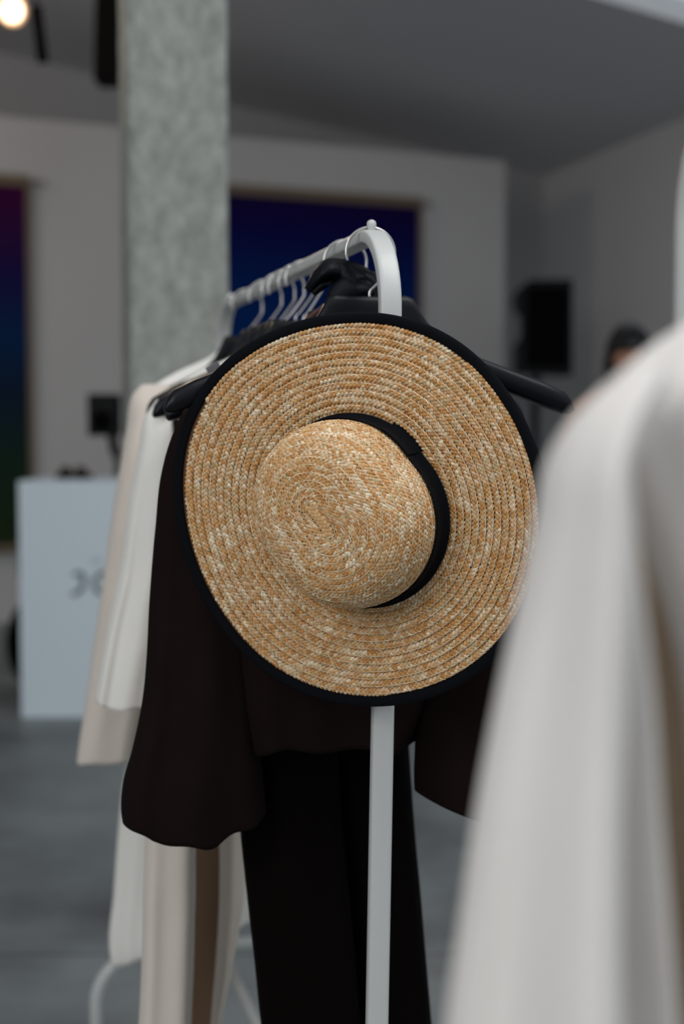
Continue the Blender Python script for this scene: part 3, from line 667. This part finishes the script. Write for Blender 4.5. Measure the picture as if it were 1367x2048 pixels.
# beige trousers on the clip hanger
s3 = hs[2]
g = croot('beige_trousers', s3, 'wide beige trousers hanging below the dark blouse, left of the dark trousers', 'trousers', .25)
cloth('waistband', [(838, 345, 640, .012), (862, 343, 642, .013), (880, 340, 645, .014)], 'beige', g, s3, 0, 3, .001, 1, nz=12)
cloth('trouser_leg', [(878, 340, 500, .014), (1100, 322, 480, .03), (1400, 305, 470, .045), (1640, 292, 392, .045), (1800, 287, 388, .045), (1930, 284, 384, .045), (2048, 279, 380, .045), (2250, 270, 376, .045)], 'beige', g, s3, -.055, 2, .008, 4, expo=2.0)
cloth('trouser_leg', [(878, 490, 645, .014), (1100, 440, 620, .03), (1400, 380, 560, .04), (1640, 440, 492, .03), (1800, 440, 484, .03), (1930, 434, 462, .025), (2048, 424, 441, .015), (2250, 410, 425, .02)], 'beige', g, s3, .045, 2, .004, 8, expo=2.0, foldfn=lambda x, z, d: 0)
cloth('fold_shade_panel', [(900, 350, 600, .006), (1400, 340, 500, .008), (1640, 335, 476, .008), (2048, 330, 436, .008), (2250, 330, 420, .008)], 'fold_shade_brown', g, s3, .085, 2, .003, 18, solid=.001)  # panel added behind the legs, its dark brown painted as fold shade
# dark trousers
s2 = hs[1]
g = croot('dark_trousers', s2, 'near-black wide-leg trousers hanging straight down behind the white post', 'trousers', .1)
cloth('waistband', [(800, 520, 840, .012), (830, 518, 842, .014), (860, 516, 844, .016)], 'brown2', g, s2, 0, 3, .001, 1, nz=12)
cloth('trouser_leg', [(850, 516, 680, .016), (1100, 500, 680, .03), (1400, 476, 668, .038), (1640, 482, 680, .04), (1800, 498, 696, .042), (2048, 526, 716, .042), (2400, 556, 740, .042)], 'brown2', g, s2, -.02, 3, .008, 14)
cloth('trouser_leg', [(850, 670, 844, .016), (1100, 650, 835, .03), (1400, 640, 806, .038), (1500, 645, 814, .04), (1640, 655, 824, .04), (1800, 668, 838, .042), (2048, 690, 859, .042), (2400, 720, 885, .042)], 'brown2', g, s2, .03, 3, .008, 15)
# dark brown blouse on the nearest hanger
s1 = hs[0]
g = croot('blouse', s1, 'dark brown blouse with wide sleeves hanging behind the straw hat', 'blouse', .78)
cloth('blouse_body', [(640, 660, 850, .008), (700, 580, 900, .018), (760, 520, 940, .028), (900, 480, 960, .045), (1200, 470, 940, .055), (1400, 480, 880, .05), (1488, 500, 832, .045)], 'brown', g, s1, .028, 5, .008, 21, hem=.006)
def hem_l(u, d): return .012 * (1 - min(1, u / .18)) ** 1 - .010 * math.exp(-((u - .5) / .25) ** 2) + (.012 * max(0, (u - .6) / .4)) + .0025 * math.sin(u * 21 + d)
cloth('sleeve', [(770, 408, 470, .010, .02), (795, 388, 480, .02, .012), (835, 362, 488, .026), (880, 342, 492, .030), (950, 322, 494, .032), (1060, 309, 498, .034), (1200, 299, 504, .038), (1400, 284, 514, .046), (1500, 263, 520, .052), (1560, 248, 524, .054), (1640, 243, 530, .052), (1655, 245, 531, .051)], 'brown', g, s1, .048, 4, .006, 23, wr=.003, hemfn=hem_l, expo=2.1)
def hem_r(u, d): return .030 * max(0, 1 - u / .42) ** 1.5
cloth('sleeve', [(800, 960, 1020, .010), (850, 960, 1045, .025), (950, 930, 1080, .045), (1200, 870, 1100, .05), (1400, 838, 1120, .052), (1500, 833, 1130, .053), (1600, 831, 1140, .053), (1622, 832, 1140, .053)], 'brown', g, s1, -.005, 4, .006, 25, wr=.002, hemfn=hem_r, expo=2.1)
# brown satin strap over the hanger tops
p_ = [uv(x, y, hs[1] - .02) for x, y in ((612, 640), (640, 618), (664, 600), (676, 598), (668, 610), (650, 630), (630, 650))]
pl_ = catmull([rail_pt(hs[1] - .025) + AD * a + np.array([0, 0, z - RZ]) for a, z in p_], 6)
mk('hanging_loop', *sweep(pl_, [(-.0006, -.003), (.0006, -.003), (.0006, .003), (-.0006, .003)], side=RD), fabric('brown_ribbon', (.09, .04, .035, 1), .5), g)

# black satin ribbon of the hat knotted round the hanger necks
def ribbon(name, pix, s, widths, yo, seed, thick=.0022, parent=hat):
    c = catmull([rail_pt(s + y) + AD * uv(x, yy, s + y)[0] + np.array([0, 0, uv(x, yy, s + y)[1] - RZ]) for (x, yy), y in zip(pix, yo)], 8)
    w = np.interp(np.linspace(0, 1, len(c)), np.linspace(0, 1, len(widths)), widths)
    T = np.gradient(c, axis=0); T /= np.linalg.norm(T, axis=1)[:, None]; V = []; m_ = 15
    for i in range(len(c)):
        B = np.cross(T[i], RD); B /= np.linalg.norm(B)
        for j in range(m_):
            u = j / (m_ - 1) * 2 - 1
            dz = .004 * math.sin(u * 4 + i * .17 + seed) + .004 * noise.noise(Vector((u * 2 + seed, i * .12, 0)))
            q = c[i] + B * u * w[i] + RD * (dz + .010 * u * u); V.append(q)
    Fc = [(i * m_ + j, i * m_ + j + 1, (i + 1) * m_ + j + 1, (i + 1) * m_ + j) for i in range(len(c) - 1) for j in range(m_ - 1)]
    return mk(name, V, Fc, 'black_satin', parent, solid=thick * 2.4)
ribbon('tie_ribbon', [(622, 583), (640, 562), (664, 545), (690, 547), (716, 556), (738, 575)], .05, [.006, .009, .015, .016, .016, .015], [.0, -.01, -.015, -.01, 0, .0], 1)
ribbon('tie_ribbon', [(672, 531), (690, 546), (712, 566), (735, 590), (742, 640)], .045, [.007, .012, .016, .02, .026], [0, -.01, -.02, -.02, -.03], 4)
ribbon('tie_ribbon', [(722, 562), (740, 566), (752, 561), (746, 585), (722, 590), (700, 600), (700, 640)], .03, [.008, .010, .010, .016, .02, .024, .03], [0, .01, .01, 0, -.01, -.015, -.02], 7)
kn = rail_pt(.035) + AD * uv(728, 575, .035)[0]; kz = uv(728, 578, .035)[1]
mk('ribbon_knot', *ball((kn[0], kn[1], kz), .014, 12, (1.1, .9, 1.1)), 'black_satin', hat)
q1 = on_plane(414, 742, rail_pt(hs[1] - .025), RD); q2 = on_plane(437, 727, rail_pt(hs[1] - .025), RD)
mk('metal_clip', *sweep([q1, q2], [(-.0015, -.004), (.0015, -.004), (.0015, .004), (-.0015, .004)], side=RD), 'chrome', hg2, smooth=False)
# ------------------------------------------------------------------ second rail and pale garment close to the camera
PX2 = P(1385, 500, 1.03); OD = np.array([.07, -1, 0]); OD /= np.linalg.norm(OD); OA = np.array([-OD[1], OD[0], 0]); OA = OA if OA[0] > 0 else -OA
r2 = empty('clothes_rail', (PX2[0] + OD[0] * .5, PX2[1] + OD[1] * .5, 0), 'second white clothes rail at the right edge, its post above the blurred pale garment', 'clothes rail')
org = PX2 + OD * .075
rack(r2, org, OD, OA, 1.492, .9, .075, BZ, 0)
hy = .66; sh = (PX2[1] - hy); ho = PX2 + OD * sh; ho = np.array([ho[0], ho[1], 1.49])
frame2 = (np.array([ho[0], ho[1], 0]), OA, -OD)
h2 = hanger(0, .10, 'black hanger inside the blurred pale garment in the right foreground', group=None, origin=ho, rd=-OD, ad=OA, rz=1.49, nz=1.36)
g = empty('pale_coat', (ho[0], ho[1], .3), 'blurred off-white coat hanging in the right foreground', 'coat')
def ff(x, z, d): return 0
cloth('sleeve', [(735, 1262, 1330, .010), (765, 1228, 1330, .018), (810, 1180, 1300, .028), (865, 1138, 1270, .036), (930, 1108, 1245, .042), (1050, 1086, 1250, .045), (1200, 1052, 1266, .047), (1400, 1003, 1286, .048), (1600, 962, 1296, .05), (1800, 928, 1310, .052), (2048, 893, 1328, .054), (2500, 850, 1360, .055)], 'offwhite', g, None, -.055, 3, .026, 31, frame=frame2, expo=2.0, wr=.003)
cloth('coat_body', [(610, 1480, 2000, .010), (640, 1400, 2100, .014), (672, 1340, 2200, .02), (715, 1280, 2350, .028), (780, 1225, 2450, .036), (860, 1205, 2500, .045), (950, 1240, 2550, .055), (1100, 1300, 2600, .06), (1300, 1362, 2620, .065), (1600, 1400, 2650, .07), (2048, 1430, 2700, .075), (3000, 1500, 2800, .08)], 'offwhite', g, None, .0, 9, .012, 33, frame=frame2, foldfn=None, wr=.003)
cloth('lining', [(900, 1230, 2400, .02), (1200, 1230, 2400, .03), (2048, 1260, 2500, .04), (2900, 1290, 2500, .04)], 'tan', g, None, .045, 5, .005, 37, frame=frame2)

# ------------------------------------------------------------------ woman in the background
PYY = 6.0
hc = P(1256, 712, PYY); hx, hz = hc[0], hc[2]
root = empty('person', (hx, PYY, 0), 'woman with long black hair standing behind the foreground garment, head bowed', 'person')
sk = []
def body(name, nodes, edges, radii, m_, parent, root_i=0):
    me = bpy.data.meshes.new(name); c = WL[parent]; me.from_pydata([tuple(np.array(n) - c) for n in nodes], edges, []); o = bpy.data.objects.new(name, me); COL.objects.link(o); o.parent = parent; WL[o] = c
    md = o.modifiers.new('skin', 'SKIN'); md.use_smooth_shade = True
    for i, r in enumerate(radii): d = me.skin_vertices[0].data[i]; d.radius = r if isinstance(r, tuple) else (r, r); d.use_root = (i == root_i)
    q = o.modifiers.new('subd', 'SUBSURF'); q.levels = 2; q.render_levels = 2; me.materials.append(M[m_]); return o
sx_ = -.205; X = hx; Y = PYY; s0z = hz - .20
nodes = [(X, Y, .93), (X, Y + .01, 1.10), (X, Y, 1.28), (X, Y, hz - .20), (X, Y - .01, hz - .13), (X - .005, Y - .02, hz - .05),
         (X - .15, Y, s0z + .0), (X - .21, Y - .0, s0z - .04), (X - .245, Y + .02, s0z - .30), (X - .20, Y - .12, s0z - .50), (X - .18, Y - .16, s0z - .57),
         (X + .15, Y, s0z), (X + .19, Y, s0z - .04), (X + .225, Y + .02, s0z - .30), (X + .18, Y - .12, s0z - .50), (X + .16, Y - .16, s0z - .57),
         (X - .09, Y, .88), (X - .10, Y - .01, .48), (X - .10, Y + .02, .09), (X - .10, Y - .13, .035),
         (X + .09, Y, .88), (X + .10, Y - .01, .48), (X + .10, Y + .02, .09), (X + .10, Y - .13, .035)]
edges = [(0, 1), (1, 2), (2, 3), (3, 4), (4, 5), (3, 6), (6, 7), (7, 8), (8, 9), (9, 10), (3, 11), (11, 12), (12, 13), (13, 14), (14, 15), (0, 16), (16, 17), (17, 18), (18, 19), (0, 20), (20, 21), (21, 22), (22, 23)]
rad = [(.15, .11), (.12, .09), (.14, .10), (.10, .07), .05, .05, .055, .05, .038, .03, .024, .055, .05, .038, .03, .024, .085, .055, .042, .035, .085, .055, .042, .035]
body('body', nodes, edges, rad, 'skin', root)
for s in (-1, 1):                        # hands: palm and five fingers
    w = np.array([X + s * .17, Y - .16, s0z - .57]); w[0] = X + (-.18 if s < 0 else .16)
    hn = [w, w + [0, -.04, -.04]]; he = [(0, 1)]; hr = [.02, (.032, .014)]
    for k in range(4):
        b0_ = w + [(-.024 + .016 * k), -.055, -.06]; i = len(hn); ln = (.03, .036, .034, .026)[k]
        hn += [b0_, b0_ + [0, -.012, -ln], b0_ + [0, -.004, -ln * 1.8]]; he += [(1, i), (i, i + 1), (i + 1, i + 2)]; hr += [.009, .008, .0065]
    i = len(hn); hn += [w + [-s * .035, -.04, -.035], w + [-s * .05, -.055, -.06]]; he += [(0, i), (i, i + 1)]; hr += [.011, .008]
    body('hand', hn, he, hr, 'skin', root)
V, Fc = ball((0, 0, 0), 1, 24); HV = []
for x, y, z in V:
    fx, fy, fz = x * .075, y * .095, z * .112
    if y < 0:
        fy += -.014 * math.exp(-((x / .16) ** 2) - ((z + .12) / .22) ** 2) + .008 * math.exp(-(((abs(x) - .38) / .17) ** 2) - ((z - .05) / .12) ** 2) - .006 * math.exp(-((x / .3) ** 2) - ((z + .52) / .08) ** 2)
        fx *= 1 - .25 * max(0, -z)
    HV.append((hx + fx, PYY - .02 + fy, hz + fz))
hd = mk('head', HV, Fc, 'skin', root)
for s in (-1, 1):
    mk('eye', *ball((hx + s * .029, PYY - .098, hz + .006), .009, 10, (1.3, .6, .6)), 'leather', hd); mk('ear', *ball((hx + s * .076, PYY - .01, hz - .005), .025, 10, (.3, .6, 1)), 'skin', hd)
mk('lips', *ball((hx, PYY - .112, hz - .058), .02, 10, (1, .3, .3)), 'lamp_rim', hd)
V, Fc = ball((0, 0, 0), 1, 28); HV = []
for x, y, z in V:
    if z > 0: p = (x * .097, y * .132 + .002, z * .142)
    else: p = (x * (.097 + .025 * -z), (y * .09 + .03 if y > -.1 else .02 + y * .05), z * .34)
    if y < -.35 and z < .10: p = (p[0], max(p[1], -.045), p[2])
    HV.append((hx + p[0], PYY + p[1] - .01, hz + p[2]))
mk('hair', HV, Fc, 'hair', root)
mk('dress', *lathe([(.30, 0), (.27, .25), (.19, .48), (.135, .72), (.145, .9), (.15, 1.0), (.13, 1.03)], (X, Y, .28), 40), 'blackcloth', root)
